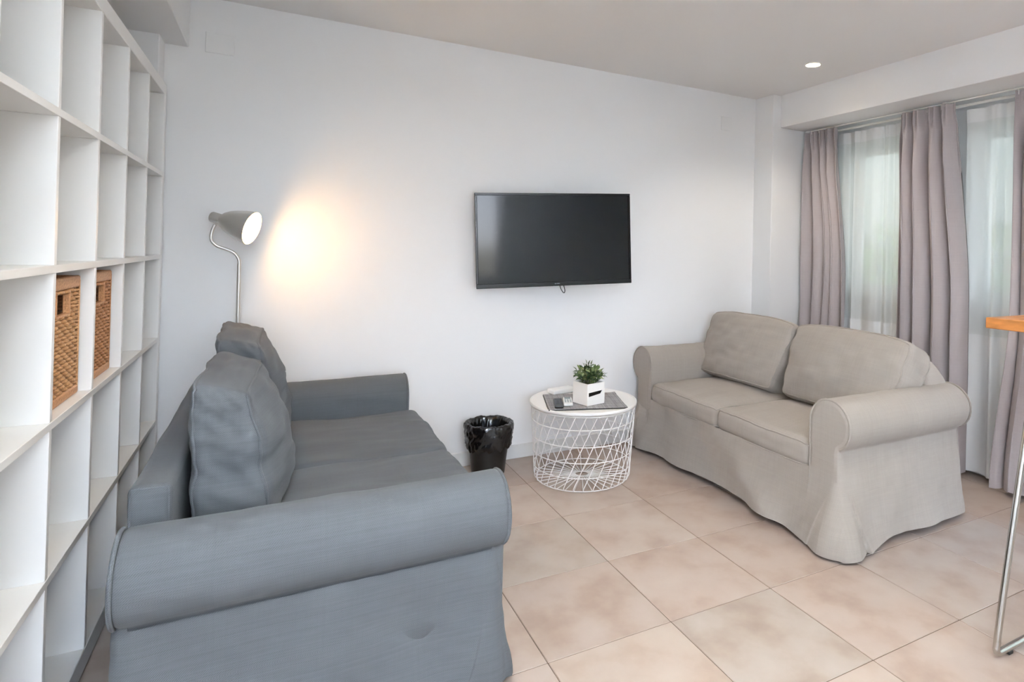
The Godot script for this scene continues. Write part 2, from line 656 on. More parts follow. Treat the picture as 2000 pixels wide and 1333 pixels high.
func window(called, label, lo, hi, axis, panes):
	# axis: 0 = window in the x plane (runs along z), 2 = window in the z plane (runs along x)
	var w = thing(called, label, "window", Vector3.ZERO, 0.0, "", "structure")
	var run = 2 if axis == 0 else 0
	var f = 0.05
	var bars = []
	var add = func(a, b):
		bars.append([a, b])
	var a = lo
	var b = hi
	b = Vector3(hi.x, lo.y + f, hi.z)
	add.call(lo, b)
	a = Vector3(lo.x, hi.y - f, lo.z)
	add.call(a, hi)
	var l0 = lo[run]
	var l1 = hi[run]
	for k in panes + 1:
		var c = lerpf(l0, l1, float(k) / panes)
		var p = lo
		var q = hi
		p[run] = clampf(c - f * 0.5, l0, l1 - f) if k > 0 else l0
		q[run] = p[run] + f
		p.y = lo.y + f
		q.y = hi.y - f
		add.call(p, q)
	for e in bars: part("window_frame", bx(e[0], e[1], 0.004), M.frame, w)
	for k in panes:
		var p = lo
		var q = hi
		p[run] = lerpf(l0, l1, float(k) / panes) + f * 0.6
		q[run] = lerpf(l0, l1, float(k + 1) / panes) - f * 0.6
		p.y = lo.y + f * 0.9
		q.y = hi.y - f * 0.9
		var mid = (lo[axis] + hi[axis]) * 0.5
		p[axis] = mid
		q[axis] = mid
		var V = PackedVector3Array()
		var r0 = p
		var r1 = q
		var r2 = q
		var r3 = p
		r1.y = p.y
		r3.y = q.y
		V = PackedVector3Array([r0, r1, r2, r3])
		part("pane", finish(V, PackedInt32Array([0, 1, 2, 0, 2, 3]), false), M.glass, w)
	return w

func build_windows():
	window("window_1", "white framed window behind the sheer curtain next to the pillar", Vector3(XR + 0.09, WIN[0][2], WIN[0][0]), Vector3(XR + 0.14, WIN[0][3], WIN[0][1]), 0, 1)
	window("window_2", "white framed window behind the sheer curtain beside the bar table", Vector3(XR + 0.09, WIN[1][2], WIN[1][0]), Vector3(XR + 0.14, WIN[1][3], WIN[1][1]), 0, 1)
	window("window_3", "glazed balcony door in the window wall past the bar table", Vector3(XR + 0.09, WIN[2][2], WIN[2][0]), Vector3(XR + 0.14, WIN[2][3], WIN[2][1]), 0, 3)
	window("window_4", "tall unseen window added for light in the wall opposite the television", Vector3(RW0, RWB, ZR + 0.08), Vector3(RW1, RWT, ZR + 0.13), 2, 2)  # out of view, added to let daylight in from behind the camera
	for w in [WIN[0], WIN[1]]:
		var s = structure("trim_5", bx(Vector3(XR - 0.02, w[2] - 0.03, w[0] - 0.02), Vector3(XR + 0.09, w[2], w[1] + 0.02), 0.004), M.base, "white window sill behind the sheer curtain")
		s.set_meta("group", "window sills")

func build_outside():
	var g = part("ground", bx(Vector3(-14, -0.4, -14), Vector3(24, -0.3, 24), 0.0), M.ground)
	tag(g, "pale paved ground outside the windows", "ground", "", "structure")
	tag(part("added_blocker_wall", bx(Vector3(7.4, -0.3, -8.0), Vector3(7.7, 5.4, 8.0), 0.01), M.added_blocker), "added unseen tall wall blocking the sky outside the side windows", "wall", "", "structure")  # unseen wall added to keep bright sky off the side windows
	tag(part("added_blocker_slab", bx(Vector3(XR + 0.2, 2.75, -2.0), Vector3(XR + 2.1, 2.95, 3.3), 0.01), M.added_blocker), "added unseen slab blocking the sky over the side windows", "balcony", "", "structure")  # added overhang, out of view, dims the daylight on the sheers
	# a clipped hedge seen only as a green tint through the sheer curtain
	var r = RandomNumberGenerator.new()
	r.seed = 5
	var V = PackedVector3Array()
	var I = PackedInt32Array()
	for k in 2600:
		var c = Vector3(r.randf_range(6.3, 7.3), 0, r.randf_range(-3.2, 2.6))
		c.y = r.randf_range(0.0, 1.55 + 0.35 * n3(c.x, 0, c.z * 0.9))
		var a = Vector3(r.randf_range(-1, 1), r.randf_range(-1, 1), r.randf_range(-1, 1)).normalized()
		var b = a.cross(Vector3(r.randf_range(-1, 1), 0.3, r.randf_range(-1, 1))).normalized()
		var s = r.randf_range(0.06, 0.12)
		var o = V.size()
		V.append_array(PackedVector3Array([c - a * s, c + b * s * 0.5, c + a * s, c - b * s * 0.5]))
		I.append_array(PackedInt32Array([o, o + 1, o + 2, o, o + 2, o + 3]))
	var h = part("hedge", finish(V, I, false), M.hedge)
	tag(h, "green hedge growing outside the window by the pillar", "hedge", "", "stuff")

# ====================================================================== bookshelf
const SX = 0.016
const SZ = 0.0795
const SP = 0.379
const SY = 1.951
const ST = 0.0194

func build_bookshelf():
	var s = thing("bookshelf", "tall white open cube bookshelf with five rows of compartments", "bookshelf", Vector3(0, 0, 0))
	var x0 = XL + 0.005
	var o = 0.05
	var z1 = SZ + 5 * SP
	part("top_panel", bx(Vector3(x0, SY, SZ - o), Vector3(SX, SY + o, z1 + o), 0.002), M.shelf, s)
	part("bottom_panel", bx(Vector3(x0, 0.012, SZ - o), Vector3(SX, SY - 5 * SP + ST, z1 + o), 0.002), M.shelf, s)
	var yb = SY - 5 * SP + ST
	part("side_panel", bx(Vector3(x0, yb, SZ - o), Vector3(SX, SY, SZ), 0.002), M.shelf, s)
	part("side_panel", bx(Vector3(x0, yb, z1 - ST), Vector3(SX, SY, z1 + o), 0.002), M.shelf, s)
	part("foot_strip", bx(Vector3(x0 + 0.02, 0.0, SZ - o + 0.01), Vector3(SX - 0.012, 0.012, z1 + o - 0.01), 0.001), M.button_dark, s)
	for i in range(1, 5):
		part("shelf_board", bx(Vector3(x0, SY - i * SP, SZ), Vector3(SX, SY - i * SP + ST, z1 - ST), 0.001), M.shelf, s)
	for i in 5:
		for j in range(1, 5):
			var y1 = SY - i * SP
			var y0 = SY - (i + 1) * SP + ST
			var zz = SZ + j * SP
			part("divider", bx(Vector3(x0, y0, zz - ST), Vector3(SX - 0.001, y1, zz), 0.001), M.shelf, s)
	for y in [SY - 0.055, SY - 0.105]:
		var sc = CylinderMesh.new()
		sc.top_radius = 0.004
		sc.bottom_radius = 0.004
		sc.height = 0.002
		sc.radial_segments = 12
		part("screw", sc, M.button_dark, s, Transform3D(Basis(Vector3.RIGHT, PI / 2), Vector3(SX - 0.07, y, SZ + 0.0008)))

# ====================================================================== sofas
func arm_profile(r, cy, y0):
	var P = []
	P.append(Vector2(-r * 0.9, y0))
	P.append(Vector2(-r * 0.97, lerpf(y0, cy, 0.5)))
	for k in 23:
		var a = deg_to_rad(180.0 - 240.0 * k / 22.0)
		P.append(Vector2(cos(a), sin(a)) * r + Vector2(0, cy))
	P.append(Vector2(r * 0.47, cy - r * 0.98))
	P.append(Vector2(r * 0.47, lerpf(y0, cy, 0.3)))
	P.append(Vector2(r * 0.47, y0))
	P.reverse()
	return P

func sofa_arm(s, sg, ac, r, cy, d, x0, m, mp, y0, ampl):
	var prof = arm_profile(r, cy, y0)
	var secs = [[x0 + 0.0, 0.022], [x0 + 0.006, 0.010], [x0 + 0.02, 0.001]]
	for k in range(1, 24): secs.append([lerpf(x0 + 0.02, d - 0.02, k / 24.0), 0.0])
	secs.append_array([[d - 0.02, 0.0], [d - 0.008, 0.002], [d - 0.002, 0.009], [d, 0.022]])
	var conv = func(x, p):
		var mid = sin(PI * clampf((x - x0) / (d - x0), 0, 1))
		var up = clampf((p.y - 0.35) * 5.0, 0, 1)
		var w = ampl * (n3(x * 4.0 + 3.0, p.y * 7.0, p.x * 5.0 + sg * 4.0) + 0.5 * n3(x * 11.0, p.y * 9.0, p.x * 8.0 + 7.0)) * mid
		var sag = -0.004 * mid * up
		var rad = (p - Vector2(0, cy)).normalized() * w * up
		return Vector3(x, p.y + sag + rad.y, sg * (ac + p.x + rad.x))
	var a = part("arm", prism_x(prof, secs, conv), m, s)
	for front in [true, false]:
		var pts = []
		for p in prof:
			if p.y > cy - r * 0.93 or p.x < 0: pts.append(conv.call(d - 0.006 if front else x0 + 0.006, p * 1.0 + (p - Vector2(0, cy)).normalized() * -0.003))
		part("piping", tube(pts, 0.0055, 6), mp, a)
	return a

# cloth hanging round the base: columns along a rounded rectangle, open pleats at the front corners
func sofa_skirt(s, ac, r, cy, d, hl, front_top, side_top, back_top, flare, m, seed_, pleat = 0.05, lift = 0.0, wall_side = 0.0):
	var pts = []
	var rc = 0.03
	var xf = d + 0.003
	# corners in order: rear -z, front -z, front +z, rear +z
	var step = 0.011
	var cols = []
	var seg = func(a, b, nrm, side):
		var n = int(a.distance_to(b) / step)
		for i in n:
			var dense = 4 if minf(i, n - i) * step < 0.15 and side != "back" else 1
			for e in dense: cols.append([a.lerp(b, (i + float(e) / dense) / n), nrm, side])
	var arc = func(c, a0, a1, side):
		for i in 10:
			var a = lerpf(a0, a1, i / 10.0)
			cols.append([c + Vector2(cos(a), sin(a)) * rc, Vector2(cos(a), sin(a)), side])
	seg.call(Vector2(rc, -hl), Vector2(xf - rc, -hl), Vector2(0, -1), "side")
	arc.call(Vector2(xf - rc, -hl + rc), -PI / 2, 0, "corner")
	seg.call(Vector2(xf, -hl + rc), Vector2(xf, hl - rc), Vector2(1, 0), "front")
	arc.call(Vector2(xf - rc, hl - rc), 0, PI / 2, "corner")
	seg.call(Vector2(xf - rc, hl), Vector2(rc, hl), Vector2(0, 1), "side")
	arc.call(Vector2(rc, hl - rc), PI / 2, PI, "back")
	seg.call(Vector2(0, hl - rc), Vector2(0, -hl + rc), Vector2(-1, 0), "back")
	arc.call(Vector2(rc, -hl + rc), PI, PI * 1.5, "back")
	var n = cols.size()
	# distance along the loop
	var S = [0.0]
	for i in range(1, n): S.append(S[i - 1] + cols[i][0].distance_to(cols[i - 1][0]))
	var total = S[n - 1] + cols[n - 1][0].distance_to(cols[0][0])
	var corner_s = []
	for i in n - 1:
		if cols[i][2] == "corner" and cols[i - 1][2] != "corner": corner_s.append(S[i] + rc * 0.78)
	var rows = 34
	var V = PackedVector3Array()
	var I = PackedInt32Array()
	var inner = ac - r * 0.9
	for i in n:
		var c = cols[i]
		var top = side_top
		if c[2] == "front":
			var az = absf(c[0].y)
			top = front_top if az < inner else cy - r * 0.35
		if c[2] == "corner": top = lerpf(cy - r * 0.35, side_top, 0.5)
		if c[2] == "back": top = back_top
		var cd = 1e9
		for q in corner_s:
			if absf(S[i] - q) < absf(cd): cd = S[i] - q
		# keep columns apart only by height; noise runs round the loop
		var ang = TAU * S[i] / total
		var cx = cos(ang) * total / TAU
		var cz = sin(ang) * total / TAU
		for j in rows + 1:
			var t = float(j) / rows
			var bottom = 0.012 + lift * (1.0 - exp(-pow(cd / 0.22, 2.0))) + 0.008 * (n3(cx * 2.2, seed_, cz * 2.2) + 0.6)
			var y = lerpf(top, bottom, t)
			var dn = clampf((0.40 - y) / 0.38, 0.0, 1.0)
			var off = flare * pow(dn, 1.4)
			# lazy diagonal drag lines
			var wav = n3(cx * 2.3 + y * 2.4, seed_ + 3.0, cz * 2.3 + y * 1.5) * 0.030 + n3(cx * 5.0 - y * 2.0, seed_ + 9.0, cz * 5.0 + y * 3.0) * 0.013
			off += wav * pow(dn, 0.8) + 0.006 * dn
			off += 0.0018 * n3(cx * 14.0, y * 16.0, cz * 14.0)
			var pd = clampf((0.31 - y) / 0.30, 0.0, 1.0)
			if pd > 0.0 and absf(cd) < 0.4:
				var w = 0.012 + 0.095 * pd
				var q = cd / w
				off += pleat * pow(pd, 1.1) * exp(-q * q * 0.45)
				if q > -1.0 and q <= 0.0: off -= 0.024 * pd * (1.0 - 0.75 * (q + 1.0)) * smoothstep(-1.0, -0.93, q)
				elif q > 0.0 and q < 1.0: off -= 0.020 * pd * (1.0 - 0.7 * q) * (1.0 - smoothstep(0.93, 1.0, q))
			var nn = c[1]
			if wall_side != 0.0 and nn.y * wall_side > 0.05: off = minf(off, lerpf(off, 0.012, nn.y * wall_side))
			V.append(Vector3(c[0].x + nn.x * off, y, c[0].y + nn.y * off))
	for i in n:
		var i2 = (i + 1) % n
		for j in rows:
			var a = i * (rows + 1) + j
			var b = i2 * (rows + 1) + j
			I.append_array(PackedInt32Array([a, b, b + 1, a, b + 1, a + 1]))
	for k in range(0, I.size(), 3):
		var z = I[k + 1]
		I[k + 1] = I[k + 2]
		I[k + 2] = z
	return part("skirt", finish(V, I), m, s)

func seat_cushion(s, centre, size, m, mp, seed_, puff, wr, pipe_top = true):
	var h = size * 0.5
	var rr = 0.045
	var f = func(p):
		var q = p
		var fx = 1.0 - pow(absf(p.x) / h.x, 2.5)
		var fz = 1.0 - pow(absf(p.z) / h.z, 2.5)
		var b = maxf(0.0, fx) * maxf(0.0, fz)
		if p.y > 0: q.y += puff * b
		q.x += 0.012 * signf(p.x) * (1.0 - pow(p.z / h.z, 2.0)) * clampf(absf(p.x) / h.x * 3.0 - 2.0, 0, 1)
		var top = clampf(p.y / h.y, 0, 1)
		q.y += top * wr * (n3(p.x * 3.0 + seed_, p.z * 5.0, seed_) + 0.5 * n3(p.x * 5.0, p.z * 16.0 + seed_, 2.0) * clampf(p.x / h.x + 0.3, 0, 1))
		q.x += 0.004 * n3(p.y * 12.0, p.z * 7.0, seed_ + 5.0)
		return q
	var c = part("seat_cushion", soft_box(size, rr, Vector3i(30, 4, 30), f), m, s, Transform3D(Basis(), centre))
	if pipe_top:
		for sg in [1.0, -1.0]: part("piping", tube(edge_loop(size, rr, 1, sg, f), 0.0048, 6, true), mp, c)
	return c

func build_grey_sofa():
	var hl = 0.885
	var zc = 1.858 - hl
	var s = thing("fabric_sofa", "blue-grey fabric sofa with rolled arms in front of the bookshelf", "sofa", Vector3(0.175, 0, zc))
	var d = 0.915
	var r = 0.108
	var cy = 0.498
	var ac = hl - r
	for sg in [-1.0, 1.0]: sofa_arm(s, sg, ac, r, cy, d, 0.0, M.grey, M.grey_pipe, 0.14, 0.004)
	sofa_skirt(s, ac, r, cy, d - 0.016, ac + 0.056, 0.32, cy - r * 0.93, 0.42, 0.012, M.grey, 4.0, 0.022, 0.012)
	var inner = ac - r * 0.95
	# inner frame under the cushions
	part("base", bx(Vector3(0.03, 0.10, -ac), Vector3(d - 0.03, 0.31, ac), 0.01), M.grey, s)
	# low padded back
	var bs = Vector3(0.092, 0.42, 2.0 * inner + 0.01)
	var bf = func(p):
		var q = p
		q.y += 0.004 * n3(p.z * 4.0, p.x * 10.0, 1.0) * clampf(p.y * 8.0, 0, 1)
		q.x += 0.004 * n3(p.z * 3.0, p.y * 6.0, 8.0)
		return q
	var back = part("backrest", soft_box(bs, 0.022, Vector3i(3, 12, 40), bf), M.grey, s, Transform3D(Basis(), Vector3(0.044, 0.668 - 0.21, 0.0)))
	for sg in [1.0, -1.0]: part("piping", tube(edge_loop(bs, 0.022, 2, sg, bf), 0.003, 6, true), M.grey_pipe, back)
	# seat
	var w = inner - 0.004
	for k in 2:
		var z = w * 0.5 * (-1 if k == 0 else 1)
		seat_cushion(s, Vector3(0.535, 0.365, z), Vector3(0.84, 0.155, w + 0.012), M.grey, M.grey_pipe, 3.0 + k * 5.0, 0.010, 0.010, false)
	# tall loose back cushions
	for k in 2:
		var size = Vector3(0.165, 0.425 if k == 1 else 0.465, 0.60)
		var h = size * 0.5
		var rr = 0.032
		var sd = 2.0 + 7.0 * k
		var f = func(p):
			var q = p
			var ty = (p.y + h.y) / size.y
			var fy = 1.0 - pow(absf(p.y) / h.y, 2.2)
			var fz = 1.0 - pow(absf(p.z) / h.z, 2.4)
			var fr = smoothstep(-1.0, 1.0, p.x / h.x)
			q.x += fr * (lerpf(0.045, -0.020, ty) + 0.075 * maxf(0, fy) * maxf(0, fz) * lerpf(1.1, 0.6, ty)) - (1.0 - fr) * 0.008 * maxf(0, fy) * maxf(0, fz)
			var tp = clampf(p.y / h.y * 2.0 - 1.0, 0, 1)
			q.y += (0.012 if k == 1 else 0.020) * maxf(0.0, fz) * tp - 0.018 * (p.x / h.x) * tp
			q.z += 0.022 * signf(p.z) * sin(PI * clampf(ty * 0.9 + 0.05, 0, 1)) * clampf(absf(p.z) / h.z * 2.0 - 1.0, 0, 1)
			# creases: long sideways ones on the crown, slanting ones low on the faces
			var crown = clampf((ty - 0.72) * 4.0, 0, 1)
			var cr = 0.007 * n3(p.z * 2.2 + sd, p.y * 30.0 + p.x * 26.0, sd) * crown
			var lo = 0.015 * n3(p.x * 5.0 + sd, p.y * 7.0 + p.z * 2.0, p.z * 3.5 + sd) * (1.0 - 0.5 * crown) + 0.008 * n3(p.x * 8.0, p.y * 17.0 + p.x * 10.0, p.z * 5.0 + sd * 2.0)
			var nn = Vector3(p.x / h.x, p.y / h.y * 0.6, p.z / h.z)
			nn = Vector3(pow(absf(nn.x), 3) * signf(nn.x), pow(absf(nn.y), 3) * signf(nn.y), pow(absf(nn.z), 3) * signf(nn.z)).normalized()
			q += nn * (cr + lo)
			return q
		var base_z = 0.245 if k == 1 else -0.365
		var c = part("back_cushion", soft_box(size, rr, Vector3i(16, 44, 44), f), M.grey, s, Transform3D(Basis(Vector3.UP, 0.02 - 0.05 * k), Vector3(0.200, 0.442 + h.y, base_z)))
		for sg in [1.0, -1.0]: part("piping", tube(edge_loop(size, rr, 0, sg, f, 0.012), 0.005, 6, true), M.grey_pipe, c)

func build_beige_sofa():
	var hl = 0.886
	var s = thing("fabric_sofa", "beige linen two-seat sofa with rolled arms in front of the curtains", "sofa", Vector3(3.462, 0, 0.905), PI)
	var d = 0.872
	var r = 0.112
	var cy = 0.54
	var ac = hl - r
	for sg in [-1.0, 1.0]: sofa_arm(s, sg, ac, r, cy, d, 0.0, M.beige, M.beige_pipe, 0.14, 0.005)
	sofa_skirt(s, ac, r, cy, d - 0.006, ac + 0.054, 0.33, cy - r * 0.93, 0.60, 0.045, M.beige, 14.0, 0.06, 0.022, 1.0)
	var inner = ac - r * 0.95
	part("base", bx(Vector3(0.03, 0.10, -ac), Vector3(d - 0.04, 0.31, ac), 0.01), M.beige, s)
	var bs = Vector3(0.17, 0.62, 2.0 * ac + 0.06)
	var bf = func(p):
		var q = p
		var e = clampf((absf(p.z) - (ac - 0.16)) / 0.18, 0, 1)
		if p.y > 0: q.y -= 0.17 * e * e
		q.x += 0.006 * n3(p.z * 3.0, p.y * 6.0, 18.0)
		return q
	part("backrest", soft_box(bs, 0.06, Vector3i(3, 10, 40), bf), M.beige, s, Transform3D(Basis(Vector3.BACK, 0.0), Vector3(0.085, 0.78 - 0.31, 0.0)))
	var w = inner - 0.003
	for k in 2:
		var z = w * 0.5 * (-1 if k == 0 else 1)
		seat_cushion(s, Vector3(0.515, 0.372, z), Vector3(0.72, 0.125, w + 0.004), M.beige, M.beige_pipe, 13.0 + k * 4.0, 0.028, 0.006)
	for k in 2:
		var size = Vector3(0.19, 0.44, 0.76)
		var h = size * 0.5
		var rr = 0.04
		var sd = 22.0 + 6.0 * k
		var f = func(p):
			var q = p
			var ty = (p.y + h.y) / size.y
			var fy = 1.0 - pow(absf(p.y) / h.y, 2.4)
			var fz = 1.0 - pow(absf(p.z) / h.z, 2.6)
			q.z *= lerpf(0.86, 1.0, clampf(ty * 1.6, 0, 1))
			var puff = maxf(0, fy) * maxf(0, fz)
			if p.x > 0: q.x += 0.045 * puff
			else: q.x -= 0.02 * puff
			q.y -= 0.02 * pow(absf(p.z) / h.z, 4.0) * clampf(p.y / h.y, 0, 1)
			if p.y > 0: q.y += 0.012 * maxf(0, fz)
			# drag lines towards the lower outer corner
			var low = clampf(1.0 - ty * 1.3, 0, 1)
			var outer = clampf(p.z / h.z * (1.0 if k == 1 else -1.0), 0, 1)
			q.x += signf(p.x) * (0.014 * n3(p.z * 4.0 + p.y * 6.0 + sd, p.y * 3.0 - p.z * 2.0, sd) * (0.15 + low * (0.5 + outer)) + 0.004 * n3(p.z * 9.0, p.y * 14.0, sd + 2.0))
			q.z += 0.010 * n3(p.y * 11.0, p.x * 9.0, sd + 4.0) * clampf(absf(p.z) / h.z * 3.0 - 2.0, 0, 1)
			return q
		var z = 0.386 * (-1 if k == 0 else 1)
		var b = Basis(Vector3.UP, -0.02 if k == 0 else 0.02) * Basis(Vector3.BACK, 0.42)
		var c = part("back_cushion", soft_box(size, rr, Vector3i(8, 36, 48), f), M.beige, s, Transform3D(b, Vector3(0.285, 0.645, z)))
		for sg in [1.0, -1.0]: part("piping", tube(edge_loop(size, rr, 0, sg, f, 0.012), 0.005, 6, true), M.beige_pipe, c)

# ====================================================================== curtains
func drape(label, z0t, z1t, z0b, z1b, folds, seed_, depth, twist = 0.0, s0 = 0.0, s1 = 0.55):
	var c = thing("curtain", label, "curtain", Vector3(3.955, 0, (z0t + z1t) * 0.5), 0.0, "mauve grey lined curtains")
	var org = Vector3(3.955, 0, (z0t + z1t) * 0.5)
	var top = 2.194
	var bot = 0.03
	var phase = func(u, t): return TAU * folds * (u + 0.03 * sin(u * 9.0 + seed_) + 0.012 * t * sin(u * 17.0 + seed_ * 2.0)) + seed_
	var surf = func(u, v):
		var t = v
		var y = lerpf(top, bot, t) - 0.006 * sin(u * 20.0 + seed_) * t
		var spread = smoothstep(s0, s1, t)
		var z = lerpf(lerpf(z0t, z0b, spread), lerpf(z1t, z1b, spread), u)
		var ph = phase.call(u, t)
		var amp = lerpf(0.55, 1.0, smoothstep(0.02, 0.18, t)) * depth * lerpf(1.0, 1.15, t)
		var x = amp * (2.0 * pow(0.5 + 0.5 * sin(ph), 0.42) - 1.0 + 0.18 * sin(2.0 * ph + 0.7) * t)
		z += 0.012 * sin(2.0 * ph + 0.4) * smoothstep(0.05, 0.3, t)
		# pinched heading
		var head = 1.0 - smoothstep(0.03, 0.065, t)
		x += head * 0.015 * sin(3.0 * ph)
		z += -0.006 * sin(ph) * exp(-pow((t - 0.055) / 0.02, 2.0))
		# a lazy sideways sweep of the leading folds
		z += twist * sin(PI * smoothstep(0.0, 0.75, t)) * sin(PI * u)
		x += 0.006 * n3(u * 7.0, t * 3.0, seed_)
		return Vector3(-x, y, z) - Vector3(0, 0, org.z)
	part("cloth", grid(int(folds * 30), 60, surf), M.drape, c)
	# stitched hem edge at the leading side
	for e in [0.0, 1.0]:
		var pts = []
		for k in 41: pts.append(surf.call(e, k / 40.0))
		part("side_hem", tube(pts, 0.0028, 6), M.drape, c)
	for k in range(0, int(folds) + 1):
		var p = surf.call(clampf(k / folds, 0.01, 0.99), 0.0)
		part("hook", tube([p + Vector3(0, -0.02, 0), p + Vector3(0, 0.010, 0)], 0.0022, 6), M.rail, c)

func sheer(label, z0, z1, folds, seed_):
	var c = thing("sheer_curtain", label, "curtain", Vector3(4.06, 0, (z0 + z1) * 0.5), 0.0, "white sheer curtains")
	var zc = (z0 + z1) * 0.5
	var surf = func(u, y, extra):
		var t = (2.16 - y) / 2.13
		var ph = TAU * folds * (u + 0.035 * sin(u * 8.0 + seed_) + 0.02 * sin(u * 23.0 + seed_))
		var amp = lerpf(0.012, 0.022, t)
		var z = lerpf(z0, z1, u) - zc + 0.012 * t * sin(u * 11.0 + seed_)
		return Vector3(-(amp * sin(ph) + 0.004 * sin(2.3 * ph + t * 2.0)) + extra, y, z)
	part("cloth", grid(int(folds * 22), 40, func(u, v): return surf.call(u, lerpf(2.16, 0.035, v), 0.0)), M.sheer, c)
	part("heading", grid(int(folds * 22), 4, func(u, v): return surf.call(u, lerpf(2.165, 2.085, v), -0.003)), M.sheer_hem, c)
	part("deep_hem", grid(int(folds * 22), 24, func(u, v): return surf.call(u, lerpf(0.835, 0.03, v), -0.003)), M.sheer_hem, c)

func build_curtains():
	drape("mauve-grey curtain hanging beside the white pillar", 0.225, 0.515, 0.24, 0.60, 4.0, 1.0, 0.046, 0.03)
	drape("mauve-grey curtain hanging between the two white sheers", 1.01, 1.365, 1.01, 1.45, 4.0, 4.4, 0.058)
	drape("mauve-grey curtain hanging behind the bar table end", 1.712, 2.35, 1.63, 2.40, 7.0, 2.2, 0.040, 0.0, 0.55, 1.0)
	sheer("white sheer curtain between the pillar curtain and the next curtain", 0.36, 1.24, 8.0, 0.4)
	sheer("white sheer curtain hanging behind the corner of the bar table", 1.385, 2.3, 7.0, 1.7)
	for k in 2:
		var x = [4.035, 3.965][k]
		var rail = thing("curtain_rail", ["thin white rail carrying the sheer curtains", "thin white rail carrying the mauve-grey curtains"][k], "curtain rail", Vector3(x, [2.19, 2.207][k], 0.2))
		part("track", tube([Vector3(0, 0, 0), Vector3(0, 0, 2.3)], 0.009 if k == 0 else 0.005, 10), M.rail, rail)
		for z in [0.02, 1.1, 2.2]: part("bracket", bx(Vector3(-0.006, 0.0, z - 0.012), Vector3(0.006, [0.026, 0.009][k], z + 0.012), 0.002), M.rail, rail)

# ====================================================================== television
func build_television():
	var tl = Vector3(1.468, 1.592, 0.085)
	var tr = Vector3(2.402, 1.634, 0.272)
	var bl = Vector3(1.481, 1.038, 0.085)
	var br = Vector3(2.397, 1.079, 0.272)
	var ex = ((tr - tl) + (br - bl)).normalized()
	var ey = ((tl - bl) + (tr - br)).normalized()
	var ez = ex.cross(ey).normalized()
	ey = ez.cross(ex).normalized()
	var c = (tl + tr + bl + br) * 0.25
	var w = 0.5 * (tl.distance_to(tr) + bl.distance_to(br)) * 0.5
	var h = 0.5 * (tl.distance_to(bl) + tr.distance_to(br)) * 0.5
	var t = Node3D.new()
	t.name = unique("television")
	add_child(t)
	t.transform = Transform3D(Basis(ex, ey, ez), c)
	tag(t, "black flat-screen television on the white wall", "television")
	part("back_cover", boxes([[Vector3(-w + 0.004, -h + 0.004, -0.035), Vector3(w - 0.004, h - 0.004, -0.006)], [Vector3(-w * 0.6, -h * 0.75, -0.06), Vector3(w * 0.6, h * 0.35, -0.035)]], 0.006), M.black, t)
	# bezel of four bars, the lower one taller
	var b = 0.014
	var bb = 0.026
	part("bezel", boxes([
		[Vector3(-w, -h, -0.012), Vector3(w, -h + bb, 0.003)],
		[Vector3(-w, h - b, -0.012), Vector3(w, h, 0.003)],
		[Vector3(-w, -h + bb, -0.012), Vector3(-w + b, h - b, 0.003)],
		[Vector3(w - b, -h + bb, -0.012), Vector3(w, h - b, 0.003)]], 0.002), M.tv_body, t)
	part("screen", bx(Vector3(-w + b, -h + bb, -0.010), Vector3(w - b, h - b, -0.001), 0.0005), M.tv_screen, t)
	part("logo", boxes([[Vector3(-0.003, -h + 0.011, 0.003), Vector3(0.003, -h + 0.016, 0.0036)], [Vector3(-0.013, -h + 0.011, 0.003), Vector3(-0.006, -h + 0.016, 0.0036)], [Vector3(0.006, -h + 0.011, 0.003), Vector3(0.013, -h + 0.016, 0.0036)], [Vector3(0.015, -h + 0.011, 0.003), Vector3(0.017, -h + 0.016, 0.0036)]], 0.0), M.tv_logo, t)
	var cp = smooth_path([Vector3(0.020, -h + 0.05, -0.03), Vector3(0.024, -h - 0.006, -0.02), Vector3(0.036, -h - 0.036, -0.012), Vector3(0.047, -h - 0.044, -0.012), Vector3(0.051, -h - 0.028, -0.014), Vector3(0.046, -h + 0.01, -0.03)], 8)
	part("cable", tube(cp, 0.0026, 6), M.black, t)
	# swivel bracket back to the wall
	var wb = thing("wall_bracket", "black swivel bracket holding the television off the wall", "bracket", Vector3(1.92, 1.34, 0.0))
	part("wall_plate", bx(Vector3(-0.06, -0.12, 0.0), Vector3(0.06, 0.12, 0.008), 0.002), M.black, wb)
	part("arm", tube([Vector3(0.0, 0, 0.008), Vector3(-0.10, 0, 0.05), Vector3(c.x - 1.92, 0, c.z - 0.068)], 0.011, 8), M.black, wb)

